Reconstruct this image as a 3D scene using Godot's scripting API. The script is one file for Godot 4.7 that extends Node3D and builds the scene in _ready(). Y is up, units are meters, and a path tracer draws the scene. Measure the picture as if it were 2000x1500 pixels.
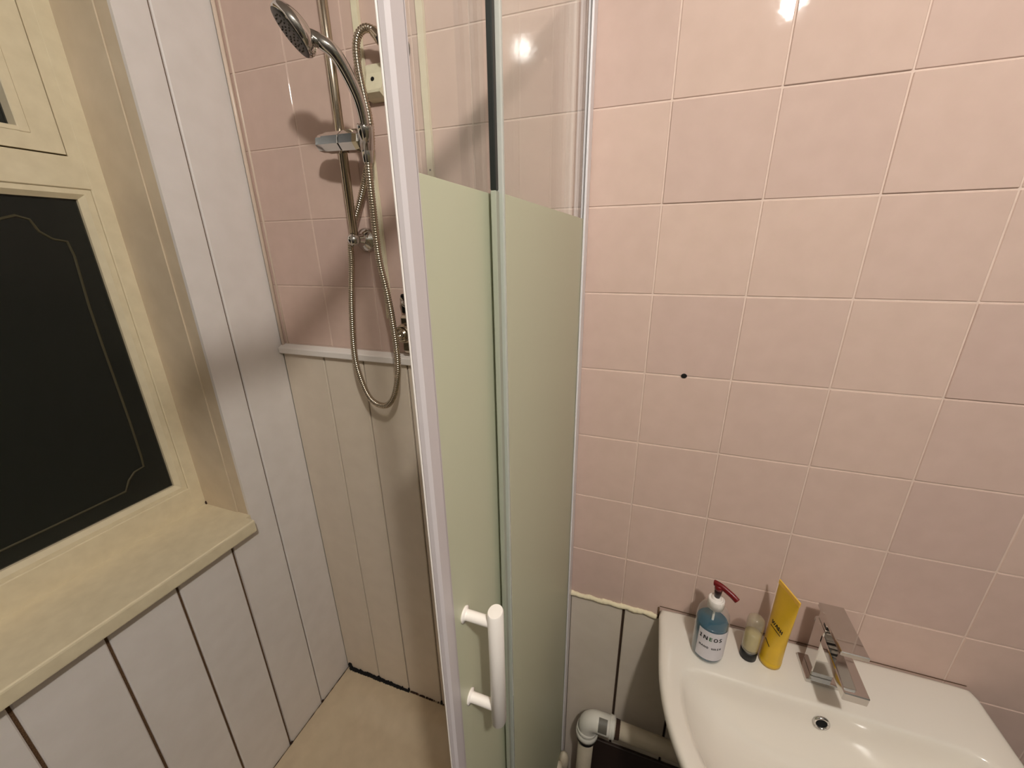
extends Node3D
# A small bathroom at night: shower corner, window wall on the left, tiled wall with a basin.
# x runs along the tiled back wall from the corner, y up, z out from the wall into the room.

var rng := RandomNumberGenerator.new()
var M := {}

func _ready():
	rng.seed = 7
	# ---- camera
	var cam := Camera3D.new()
	cam.name = "camera"
	cam.transform = Transform3D(Basis(Vector3(0.94204571, -0.01344045, -0.33521521), Vector3(-0.09773793, 0.94485828, -0.3125542), Vector3(0.32093174, 0.32720358, 0.88878605)).orthonormalized(), Vector3(0.9368, 1.6168, 0.7805))
	cam.fov = 87.915
	cam.keep_aspect = Camera3D.KEEP_HEIGHT
	cam.near = 0.02
	add_child(cam)
	cam.current = true
	# ---- night sky outside the window
	var env := Environment.new()
	env.background_mode = Environment.BG_COLOR
	env.background_color = Color(0.010, 0.010, 0.012)
	env.ambient_light_source = Environment.AMBIENT_SOURCE_DISABLED
	env.tonemap_mode = Environment.TONE_MAPPER_LINEAR
	env.tonemap_exposure = 1.0
	env.sdfgi_enabled = true
	env.ssao_enabled = true
	env.ssil_enabled = true
	var we := WorldEnvironment.new()
	we.name = "world_environment"
	we.environment = env
	add_child(we)
	materials()
	# ---- the one lamp of the room (its light is built in its builder)
	ceiling_lamp(Vector3(1.27, 2.373, 1.10), 1.22, Color(1.0, 0.985, 0.955))
	# ---- the shell
	room_shell()
	wall_back()
	wall_left()
	window()
	trims()
	# ---- the things
	shower_tray()
	shower_enclosure()
	basin()
	tap()
	shower_rail()
	shower_handset()
	shower_hose()
	shower_valve()
	mounting_strips()
	wall_bracket()
	waste_pipe()
	soap_bottle()
	small_bottle()
	yellow_tube()

# =====================================================================  materials
func noise_tex(freq: float, lo: Color, hi: Color, octaves := 3, sd := 1, size := 512, normal := false, bump := 1.0) -> NoiseTexture2D:
	var n := FastNoiseLite.new()
	n.seed = sd
	n.frequency = freq
	n.fractal_octaves = octaves
	var t := NoiseTexture2D.new()
	t.width = size
	t.height = size
	t.seamless = true
	t.noise = n
	if normal:
		t.as_normal_map = true
		t.bump_strength = bump
	else:
		var g := Gradient.new()
		g.set_color(0, lo)
		g.set_color(1, hi)
		t.color_ramp = g
	return t

func mat(c: Color, rough := 0.5, metal := 0.0, tex = null, tex_scale := 4.0, nrm = null, nscale := 0.3) -> StandardMaterial3D:
	var m := StandardMaterial3D.new()
	m.albedo_color = c
	m.roughness = rough
	m.metallic = metal
	if tex:
		m.albedo_texture = tex
	if nrm:
		m.normal_enabled = true
		m.normal_texture = nrm
		m.normal_scale = nscale
	if tex or nrm:
		m.uv1_triplanar = true
		m.uv1_world_triplanar = true
		m.uv1_scale = Vector3.ONE * tex_scale
	return m

func materials():
	var mottle := noise_tex(0.012, Color(0.97, 0.967, 0.963), Color(1, 1, 1), 4, 3)
	var cloudy := noise_tex(0.008, Color(0.95, 0.945, 0.935), Color(1, 1, 1), 5, 11)
	var ripple := noise_tex(0.02, Color.BLACK, Color.WHITE, 3, 5, 512, true, 2.0)
	var grime := noise_tex(0.05, Color(0.55, 0.45, 0.35), Color(1, 1, 1), 5, 21)
	for k in 4:
		var shift := [0.0, 0.012, -0.012, 0.006][k] as float
		M["tile%d" % k] = mat(Color(0.815 + shift, 0.712 + shift, 0.665 + shift * 0.7), 0.06, 0.0, mottle, 3.0, ripple, 0.05)
	for k in 4:
		M["tile%d" % k].metallic_specular = 0.15
	M.grout = mat(Color(0.88, 0.79, 0.74), 0.8, 0.0, cloudy, 9.0)
	M.masonry = mat(Color(0.80, 0.76, 0.70), 0.9)
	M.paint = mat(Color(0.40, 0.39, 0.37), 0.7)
	M.ceiling = mat(Color(0.70, 0.68, 0.65), 0.8)
	M.floor = mat(Color(0.20, 0.14, 0.11), 0.5, 0.0, cloudy, 5.0)
	M.pvc = mat(Color(0.935, 0.905, 0.890), 0.32, 0.0, mottle, 2.0)
	M.pvc_old = mat(Color(0.86, 0.81, 0.75), 0.36, 0.0, mottle, 2.0)
	M.pvc_cream = mat(Color(0.89, 0.835, 0.765), 0.36, 0.0, mottle, 2.0)
	M.groove = mat(Color(0.50, 0.39, 0.28), 0.9, 0.0, grime, 12.0)
	M.dirt = mat(Color(0.30, 0.22, 0.16), 0.95)
	M.gloss_paint = mat(Color(0.92, 0.865, 0.745), 0.3, 0.0, cloudy, 6.0)
	M.liner = mat(Color(0.86, 0.79, 0.69), 0.35, 0.0, cloudy, 3.0)
	M.bead = mat(Color(0.88, 0.80, 0.73), 0.3)
	M.silicone = mat(Color(0.85, 0.80, 0.70), 0.45, 0.0, grime, 10.0)
	M.mould = mat(Color(0.045, 0.03, 0.022), 0.9)
	M.mould_brown = mat(Color(0.22, 0.13, 0.08), 0.9)
	M.plaster = mat(Color(0.93, 0.88, 0.76), 0.9, 0.0, cloudy, 25.0)
	M.tray = mat(Color(0.84, 0.765, 0.65), 0.3, 0.0, cloudy, 4.0)
	M.white_frame = mat(Color(0.89, 0.87, 0.88), 0.28)
	M.post = mat(Color(0.77, 0.735, 0.74), 0.3)
	M.white_plastic = mat(Color(0.92, 0.89, 0.865), 0.35)
	M.pipe_white = mat(Color(0.88, 0.86, 0.82), 0.35)
	M.pipe_old = mat(Color(0.80, 0.75, 0.67), 0.45, 0.0, cloudy, 8.0)
	M.cream_strip = mat(Color(0.91, 0.88, 0.77), 0.5, 0.0, cloudy, 8.0)
	M.ceramic = mat(Color(0.90, 0.87, 0.83), 0.10)
	M.chrome = mat(Color(0.82, 0.81, 0.80), 0.06, 1.0)
	M.chrome_satin = mat(Color(0.78, 0.73, 0.66), 0.2, 1.0)
	M.dark_chrome = mat(Color(0.16, 0.15, 0.145), 0.25, 0.6)
	M.spray = mat(Color(0.13, 0.125, 0.12), 0.4, 0.0)
	M.black = mat(Color(0.02, 0.02, 0.022), 0.35)
	M.black_cap = mat(Color(0.012, 0.012, 0.014), 0.5)
	M.hole = mat(Color(0.01, 0.008, 0.006), 0.95)
	M.dark_line = mat(Color(0.07, 0.085, 0.075), 0.4)  # dark tone painted for the shaded channel gap and the edge-on glass
	M.glass = mat(Color(0.86, 0.92, 0.86, 0.05), 0.03)
	M.glass.transparency = BaseMaterial3D.TRANSPARENCY_ALPHA
	M.frost = mat(Color(0.785, 0.785, 0.685), 0.42, 0.0, null)
	M.frost.backlight_enabled = true
	M.frost.backlight = Color(0.5, 0.53, 0.47)
	M.seal_grey = mat(Color(0.60, 0.61, 0.55), 0.25)
	M.seal_clear = mat(Color(0.80, 0.82, 0.80, 0.45), 0.2)
	M.seal_clear.transparency = BaseMaterial3D.TRANSPARENCY_ALPHA
	M.window_glass = mat(Color(0.135, 0.145, 0.13, 0.8), 0.28)
	M.window_glass.transparency = BaseMaterial3D.TRANSPARENCY_ALPHA
	M.etch = mat(Color(0.26, 0.235, 0.15), 0.7)
	M.soap_shell = mat(Color(0.80, 0.88, 0.88, 0.09), 0.06)
	M.soap_shell.transparency = BaseMaterial3D.TRANSPARENCY_ALPHA
	M.soap_liquid = mat(Color(0.0, 0.27, 0.37), 0.12)
	M.paper = mat(Color(0.83, 0.81, 0.83), 0.5)
	M.ink = mat(Color(0.06, 0.06, 0.07), 0.6)
	M.ink_green = mat(Color(0.14, 0.36, 0.20), 0.6)
	M.ink_grey = mat(Color(0.45, 0.44, 0.46), 0.6)
	M.pump_red = mat(Color(0.42, 0.05, 0.07), 0.35)
	M.pump_dark = mat(Color(0.16, 0.03, 0.05), 0.4)
	M.clear_plastic = mat(Color(0.72, 0.68, 0.58, 0.35), 0.08)
	M.clear_plastic.transparency = BaseMaterial3D.TRANSPARENCY_ALPHA
	M.cream_liquid = mat(Color(0.80, 0.73, 0.50), 0.3)
	M.yellow = mat(Color(0.88, 0.71, 0.16), 0.3, 0.0, cloudy, 6.0)
	M.yellow_pale = mat(Color(0.93, 0.74, 0.28), 0.3)
	M.sticker = mat(Color(0.42, 0.40, 0.36), 0.5)

# =====================================================================  nodes
func tag(o: Node, label: String, category: String, group := "", kind := "") -> Node:
	o.set_meta("label", label)
	o.set_meta("category", category)
	if group != "":
		o.set_meta("group", group)
	if kind != "":
		o.set_meta("kind", kind)
	return o

func base(called: String, at := Vector3.ZERO, parent: Node = self) -> Node3D:
	var n := Node3D.new()
	n.name = called
	n.position = at
	parent.add_child(n, true)
	return n

func start(smooth := false) -> SurfaceTool:
	var st := SurfaceTool.new()
	st.begin(Mesh.PRIMITIVE_TRIANGLES)
	st.set_smooth_group(0 if smooth else -1)
	return st

func finish(st: SurfaceTool) -> ArrayMesh:
	st.generate_normals()
	return st.commit()

func part(called: String, mesh: Mesh, m: Material, parent: Node, xf := Transform3D.IDENTITY) -> MeshInstance3D:
	var o := MeshInstance3D.new()
	o.name = called
	o.mesh = mesh
	o.material_override = m
	o.transform = xf
	parent.add_child(o, true)
	return o

func build(st: SurfaceTool, called: String, m: Material, parent: Node, xf := Transform3D.IDENTITY) -> MeshInstance3D:
	return part(called, finish(st), m, parent, xf)

# =====================================================================  shapes
func tri(st: SurfaceTool, a: Vector3, b: Vector3, c: Vector3):   # counter-clockwise seen from outside
	st.add_vertex(a)
	st.add_vertex(c)
	st.add_vertex(b)

func quad(st: SurfaceTool, a: Vector3, b: Vector3, c: Vector3, d: Vector3):
	tri(st, a, b, c)
	tri(st, a, c, d)

func face_out(st: SurfaceTool, pts: Array, mid: Vector3):         # convex polygon turned away from mid
	var n: Vector3 = (pts[1] - pts[0]).cross(pts[2] - pts[0])
	var ctr := Vector3.ZERO
	for p in pts:
		ctr += p
	ctr /= pts.size()
	var q := pts.duplicate()
	if n.dot(ctr - mid) < 0:
		q.reverse()
	for i in range(1, q.size() - 1):
		tri(st, q[0], q[i], q[i + 1])

# box with chamfered edges, corners lo and hi
func box(st: SurfaceTool, lo: Vector3, hi: Vector3, ch := 0.0, xf := Transform3D.IDENTITY):
	var c := (lo + hi) * 0.5
	var h := (hi - lo) * 0.5
	ch = minf(ch, minf(h.x, minf(h.y, h.z)) * 0.9)
	var mid := xf * c
	var P := func(s: Vector3, ax: int) -> Vector3:
		var v := Vector3(s.x * h.x, s.y * h.y, s.z * h.z)
		for k in 3:
			if k != ax:
				v[k] -= s[k] * ch
		return xf * (c + v)
	for ax in 3:
		var b := (ax + 1) % 3
		var d := (ax + 2) % 3
		for s in [-1.0, 1.0]:
			var f := []
			for q in [[-1, -1], [1, -1], [1, 1], [-1, 1]]:
				var v := Vector3.ZERO
				v[ax] = s
				v[b] = q[0]
				v[d] = q[1]
				f.append(P.call(v, ax))
			face_out(st, f, mid)
	if ch <= 0.0:
		return
	for ax in 3:                                                   # edges along ax
		var b := (ax + 1) % 3
		var d := (ax + 2) % 3
		for q in [[-1, -1], [1, -1], [1, 1], [-1, 1]]:
			var v0 := Vector3.ZERO
			v0[ax] = -1
			v0[b] = q[0]
			v0[d] = q[1]
			var v1 := v0
			v1[ax] = 1
			face_out(st, [P.call(v0, b), P.call(v1, b), P.call(v1, d), P.call(v0, d)], mid)
	for sx in [-1.0, 1.0]:
		for sy in [-1.0, 1.0]:
			for sz in [-1.0, 1.0]:
				var v := Vector3(sx, sy, sz)
				face_out(st, [P.call(v, 0), P.call(v, 1), P.call(v, 2)], mid)

func bx(lo: Vector3, hi: Vector3, ch := 0.0) -> SurfaceTool:
	var st := start()
	box(st, lo, hi, ch)
	return st

# profile of Vector2(radius, height), bottom to top on the outside
func lathe(st: SurfaceTool, prof: Array, seg := 24, xf := Transform3D.IDENTITY, squash := 1.0):
	for i in prof.size() - 1:
		for j in seg:
			var a0 := TAU * j / seg
			var a1 := TAU * (j + 1) / seg
			var p := []
			for e in [[i, a0], [i + 1, a0], [i + 1, a1], [i, a1]]:
				var r: Vector2 = prof[e[0]]
				p.append(xf * Vector3(r.x * cos(e[1]), r.y, r.x * sin(e[1]) * squash))
			if prof[i].x < 1e-6:
				tri(st, p[0], p[1], p[2])
			elif prof[i + 1].x < 1e-6:
				tri(st, p[0], p[1], p[3])
			else:
				quad(st, p[0], p[1], p[2], p[3])

func aim(at: Vector3, dir: Vector3) -> Transform3D:               # y axis along dir
	var y := dir.normalized()
	var x := Vector3(0, 0, 1).cross(y)
	if x.length() < 0.05:
		x = Vector3(1, 0, 0).cross(y)
	x = x.normalized()
	return Transform3D(Basis(x, y, x.cross(y)), at)

# tube along points; rad may be a number or an array of one radius per point
func tube(st: SurfaceTool, pts: Array, rad, seg := 12, caps := true, flat := 1.0):
	var n := pts.size()
	var T := []
	for i in n:
		var t: Vector3 = (pts[min(i + 1, n - 1)] - pts[max(i - 1, 0)]).normalized()
		T.append(t)
	var N: Vector3 = T[0].cross(Vector3(0.13, 0.2, 1)).normalized()
	var rings := []
	for i in n:
		N = (N - T[i] * N.dot(T[i])).normalized()
		var B: Vector3 = T[i].cross(N)
		var r: float = rad[i] if rad is Array else rad
		var ring := []
		for j in seg:
			var a := TAU * j / seg
			ring.append(pts[i] + N * cos(a) * r + B * sin(a) * r * flat)
		rings.append(ring)
	for i in n - 1:
		for j in seg:
			var k := (j + 1) % seg
			quad(st, rings[i][j], rings[i][k], rings[i + 1][k], rings[i + 1][j])
	if caps:
		for j in seg:
			var k := (j + 1) % seg
			tri(st, pts[0], rings[0][k], rings[0][j])
			tri(st, pts[n - 1], rings[n - 1][j], rings[n - 1][k])

func smooth_path(pts: Array, steps := 8) -> Array:
	var out := []
	for i in pts.size() - 1:
		var a: Vector3 = pts[max(i - 1, 0)]
		var b: Vector3 = pts[i]
		var c: Vector3 = pts[i + 1]
		var d: Vector3 = pts[min(i + 2, pts.size() - 1)]
		for k in steps:
			out.append(b.cubic_interpolate(c, a, d, float(k) / steps))
	out.append(pts[-1])
	return out

func resample(pts: Array, step: float) -> Array:
	var out := [pts[0]]
	var left := step
	for i in pts.size() - 1:
		var a: Vector3 = pts[i]
		var b: Vector3 = pts[i + 1]
		var l := a.distance_to(b)
		var at := left
		while at <= l:
			out.append(a.lerp(b, at / l))
			at += step
		left = at - l
	return out

# polygon (in x,y; any winding) extruded along z from z0 to z1
func prism(st: SurfaceTool, poly: PackedVector2Array, z0: float, z1: float, xf := Transform3D.IDENTITY):
	var p := poly
	if Geometry2D.is_polygon_clockwise(p):
		p.reverse()
	# after this the polygon is counter-clockwise with y up, or clockwise in Godot's y-down sense; settle by area
	var area := 0.0
	for i in p.size():
		var q := p[(i + 1) % p.size()]
		area += p[i].x * q.y - q.x * p[i].y
	if area < 0:
		p.reverse()
	var idx := Geometry2D.triangulate_polygon(p)
	for k in range(0, idx.size(), 3):
		var a := p[idx[k]]
		var b := p[idx[k + 1]]
		var c := p[idx[k + 2]]
		if (b - a).cross(c - a) < 0:
			var s := b
			b = c
			c = s
		tri(st, xf * Vector3(a.x, a.y, z1), xf * Vector3(b.x, b.y, z1), xf * Vector3(c.x, c.y, z1))
		tri(st, xf * Vector3(a.x, a.y, z0), xf * Vector3(c.x, c.y, z0), xf * Vector3(b.x, b.y, z0))
	for i in p.size():
		var a := p[i]
		var b := p[(i + 1) % p.size()]
		quad(st, xf * Vector3(a.x, a.y, z0), xf * Vector3(b.x, b.y, z0), xf * Vector3(b.x, b.y, z1), xf * Vector3(a.x, a.y, z1))

func letters(text: String, size: float, pixel := 0.0004, bold := false) -> TextMesh:
	var f := SystemFont.new()
	f.font_names = PackedStringArray(["Droid Sans"])
	f.font_weight = 700 if bold else 400
	var t := TextMesh.new()
	t.font = f
	t.text = text
	t.font_size = 32
	t.pixel_size = size / 32.0
	t.depth = pixel
	t.curve_step = 2.0
	return t

# a shape with a cube of rough lumps: small irregular blob
func blob(st: SurfaceTool, at: Vector3, r: Vector3):
	var rows := 5
	var seg := 8
	var ring := func(i: int) -> Array:
		var out := []
		var ph := PI * i / rows
		for j in seg:
			var a := TAU * j / seg
			var k := 0.75 + 0.5 * absf(sin(a * 2.3 + at.x * 311.0 + i * 1.7))
			out.append(at + Vector3(r.x * sin(ph) * cos(a) * k, -r.y * cos(ph), r.z * sin(ph) * sin(a) * k))
		return out
	for i in rows:
		var p: Array = ring.call(i)
		var q: Array = ring.call(i + 1)
		for j in seg:
			var k := (j + 1) % seg
			quad(st, p[j], q[j], q[k], p[k])

# =====================================================================  lamp
func ceiling_lamp(at: Vector3, energy: float, color: Color):
	var t := base("ceiling_lamp", Vector3(at.x, HC, at.z))
	tag(t, "round bulb in a white lampholder on the ceiling, the room's only lamp", "lamp")
	var st := start(true)
	lathe(st, [Vector2(0.0, -0.018), Vector2(0.05, -0.018), Vector2(0.055, -0.010), Vector2(0.055, 0.0), Vector2(0, 0)], 24)
	build(st, "rose", M.white_plastic, t)
	st = start(true)
	lathe(st, [Vector2(0.0, -0.045), Vector2(0.019, -0.045), Vector2(0.022, -0.018), Vector2(0, -0.018)], 20)
	build(st, "holder", M.white_plastic, t)
	st = start(true)
	var prof := []
	for i in 13:
		var a := PI * i / 12.0
		prof.append(Vector2(sin(a) * 0.034, -0.077 - cos(a) * 0.034))
	lathe(st, prof, 24)
	var g := StandardMaterial3D.new()
	g.albedo_color = Color(0.9, 0.88, 0.82)
	g.emission_enabled = true
	g.emission = color
	g.emission_energy_multiplier = 6.0
	var b := build(st, "bulb", g, t)
	b.cast_shadow = GeometryInstance3D.SHADOW_CASTING_SETTING_ON
	var l := OmniLight3D.new()
	l.name = "bulb_light"
	l.position = Vector3(0, -0.077, 0)
	l.light_color = color
	l.light_energy = energy
	l.light_size = 0.034
	l.omni_range = 8.0
	l.omni_attenuation = 2.0
	l.shadow_enabled = true
	t.add_child(l)

# =====================================================================  shell
const RX := 1.78      # right wall
const FZ := 1.62      # wall behind the camera
const HC := 2.45      # ceiling

func structure(o: Node, label: String, category: String):
	tag(o, label, category, "", "structure")

func room_shell():
	structure(build(bx(Vector3(-0.3, -0.12, -0.15), Vector3(RX + 0.12, 0, FZ + 0.12)), "floor", M.floor, self), "dark brown vinyl floor under the basin and pipes", "floor")
	structure(build(bx(Vector3(-0.3, HC, -0.15), Vector3(RX + 0.12, HC + 0.12, FZ + 0.12)), "ceiling", M.ceiling, self), "plain off-white painted ceiling carrying the bulb", "ceiling")
	structure(build(bx(Vector3(RX, 0, -0.15), Vector3(RX + 0.12, HC, FZ + 0.12)), "wall_right", M.paint, self), "plain cream painted wall to the right of the basin", "wall")
	structure(build(bx(Vector3(-0.3, 0, FZ), Vector3(RX, HC, FZ + 0.12)), "wall_front", M.paint, self), "plain cream painted wall behind the viewer", "wall")

func board(parent: Node, lo: Vector3, hi: Vector3, m: Material, called := "board"):
	build(bx(lo, hi, 0.0018), called, m, parent)

func wall_back():
	var w := base("wall_back")
	structure(w, "pink tiled wall with white boards below, behind shower and basin", "wall")
	build(bx(Vector3(-0.12, 0, -0.14), Vector3(RX + 0.1, HC, -0.0118)), "masonry", M.masonry, w)
	# grout bed, set back from the tile faces
	var st := start()
	box(st, Vector3(0, 1.37, -0.012), Vector3(0.80, HC, -0.0011))
	box(st, Vector3(0.80, 0.79, -0.012), Vector3(RX, HC, -0.0011))
	box(st, Vector3(1.379, 0.0, -0.012), Vector3(RX, 0.80, -0.0011))
	build(st, "grout", M.grout, w)
	var xs := [0.0, 0.1695, 0.3195, 0.4695, 0.585, 0.735, 0.7793, 0.9293, 1.0793, 1.2293, 1.3793, 1.5293, 1.6793, RX]
	var ys := [0.03, 0.18, 0.33, 0.48, 0.63, 0.789, 0.93, 1.08, 1.23, 1.38, 1.53, 1.68, 1.83, 1.98, 2.13, 2.28, HC]
	var g := 0.0013
	for i in xs.size() - 1:
		for j in ys.size() - 1:
			if ys[j] < 0.78 and xs[i] < 1.37:
				continue
			if ys[j] < 1.37 and xs[i] < 0.73:
				continue
			var proud := rng.randf_range(0.0, 0.0004)
			if (i == 7 and j == 11) or (i == 8 and j == 12) or (i == 10 and j == 9) or (i == 9 and j == 11):
				proud = 0.0011
			var cx: float = (xs[i] + xs[i + 1]) * 0.5
			var cy: float = (ys[j] + ys[j + 1]) * 0.5
			var hx: float = (xs[i + 1] - xs[i]) * 0.5 - g
			var hy: float = (ys[j + 1] - ys[j]) * 0.5 - g
			var s2 := start()
			box(s2, Vector3(-hx, -hy, -0.007), Vector3(hx, hy, 0), 0.0009)
			var tilt := Basis.from_euler(Vector3(rng.randf_range(-1, 1) * 0.0014, rng.randf_range(-1, 1) * 0.0014, rng.randf_range(-1, 1) * 0.0015))
			build(s2, "tile", M["tile%d" % rng.randi_range(0, 3)], w, Transform3D(tilt, Vector3(cx, cy, proud)))
	# dark hole drilled in a joint
	st = start(true)
	lathe(st, [Vector2(0, -0.001), Vector2(0.0042, -0.001), Vector2(0.0046, 0.0012), Vector2(0, 0.0012)], 14, Transform3D(Basis(Vector3(1.15, 0, 0), Vector3(0, 0, 1), Vector3(0, -1, 0)), Vector3(0.9998, 1.3815, 0)))
	build(st, "drill_hole", M.hole, w).set_meta("label", "black drilled hole in the joint")
	# shower boards under the dado, dirt-lined grooves between them
	build(bx(Vector3(0, 0, -0.012), Vector3(0.80, 1.372, -0.002)), "groove_backing", M.groove, w)
	var bxs := [0.0, 0.137, 0.261, 0.389, 0.515, 0.641, 0.80]
	for i in bxs.size() - 1:
		board(w, Vector3(bxs[i] + (0.0019 if i else 0.0), 0.02, -0.006), Vector3(bxs[i + 1] - 0.0019, 1.368, 0.004), M.pvc_cream)
	# boards to the left of the basin, under the cut tile edge
	build(bx(Vector3(0.80, 0, -0.0120), Vector3(1.379, 0.80, -0.0100)), "groove_backing", M.dirt, w)
	bxs = [0.8035, 0.9355, 1.068, 1.20, 1.332, 1.378]
	for i in bxs.size() - 1:
		board(w, Vector3(bxs[i] + 0.003, 0.01, -0.0095), Vector3(bxs[i + 1] - 0.003, 0.787, -0.001), M.pvc_old)
	# crumbly cream edge where the tiles were cut off
	st = start(true)
	var pts := []
	var rad := []
	for i in 60:
		var u := i / 59.0
		var x := lerpf(0.803, 1.010, u)
		var y := 0.7885 + 0.0012 * sin(u * 31.0) + rng.randf_range(-0.0007, 0.0007)
		if u > 0.93:
			y -= (u - 0.93) * 0.05
		pts.append(Vector3(x, y, 0.0008))
		rad.append(0.0052 + 0.0018 * absf(sin(u * 17.0 + 1.0)) + rng.randf_range(-0.0006, 0.0009))
	tube(st, pts, rad, 8)
	build(st, "plaster_edge", M.plaster, w).set_meta("label", "crumbly cream plaster edge")

func wall_left():
	var w := base("wall_left")
	structure(w, "white vertical boarded wall around the window on the left", "wall")
	var y0 := 0.955
	var y1 := 2.22
	var z0 := 0.197
	var z1 := 1.25
	var st := start()
	box(st, Vector3(-0.30, 0, -0.14), Vector3(-0.008, HC, z0 - 0.004))
	box(st, Vector3(-0.30, 0, z1), Vector3(-0.008, HC, FZ))
	box(st, Vector3(-0.30, 0, z0 - 0.004), Vector3(-0.008, y0 - 0.03, z1))
	box(st, Vector3(-0.30, y1, z0 - 0.004), Vector3(-0.008, HC, z1))
	build(st, "masonry", M.masonry, w)
	st = start()
	box(st, Vector3(-0.010, 0, 0.0), Vector3(-0.0055, HC, z0 - 0.002))
	box(st, Vector3(-0.010, 0, z1), Vector3(-0.0055, HC, FZ))
	box(st, Vector3(-0.010, 0, z0 - 0.002), Vector3(-0.0055, y0 - 0.03, z1))
	box(st, Vector3(-0.010, y1, z0 - 0.002), Vector3(-0.0055, HC, z1))
	build(st, "groove_backing", M.groove, w)
	var zs := [0.0, 0.1315, 0.2585, 0.386, 0.513, 0.643, 0.770, 0.897, 1.024, 1.151, 1.278, 1.405, 1.532, 1.659, 1.786, 1.913, FZ]
	for i in zs.size() - 1:
		var a: float = zs[i] + 0.0027
		var b: float = zs[i + 1] - 0.0027
		var s2 := start()
		if b < z0 or a > z1:
			box(s2, Vector3(-0.008, 0.0, a), Vector3(0, HC, b), 0.0022)
		elif a < z0:
			var side := Transform3D(Basis(Vector3(0, 0, 1), Vector3(0, 1, 0), Vector3(-1, 0, 0)), Vector3.ZERO)
			prism(s2, PackedVector2Array([Vector2(a, 0), Vector2(b, 0), Vector2(b, y0 - 0.022), Vector2(z0, y0 - 0.022), Vector2(z0, y1), Vector2(b, y1), Vector2(b, HC), Vector2(a, HC)]), 0.0, 0.008, side)
		elif b > z1:
			box(s2, Vector3(-0.008, 0.0, a), Vector3(0, y0, b), 0.0022)
			box(s2, Vector3(-0.008, y0 - 0.01, z1), Vector3(0, y1 + 0.01, b), 0.0008)
			box(s2, Vector3(-0.008, y1, a), Vector3(0, HC, b), 0.0022)
		else:
			box(s2, Vector3(-0.008, 0.0, a), Vector3(0, y0 - 0.02, b), 0.0022)
			box(s2, Vector3(-0.008, y1, a), Vector3(0, HC, b), 0.0022)
		build(s2, "board", M.pvc, w)
	# lining of the window recess
	st = start()
	box(st, Vector3(-0.22, y0 - 0.03, z0 - 0.004), Vector3(-0.0082, y1, z0))
	build(st, "recess_lining", M.liner, w)
	st = start()
	box(st, Vector3(-0.22, y0 - 0.03, z1), Vector3(-0.0082, y1, z1 + 0.004))
	build(st, "recess_lining", M.liner, w)
	st = start()
	box(st, Vector3(-0.22, y1 - 0.004, z0), Vector3(-0.0082, y1, z1))
	build(st, "recess_lining", M.liner, w)
	# angle trim round the recess edge
	st = start()
	box(st, Vector3(-0.22, y0 + 0.012, z0 + 0.0002), Vector3(-0.0415, y1, z0 + 0.0032), 0.0006)
	build(st, "lining_panel", M.liner, w)

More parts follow.
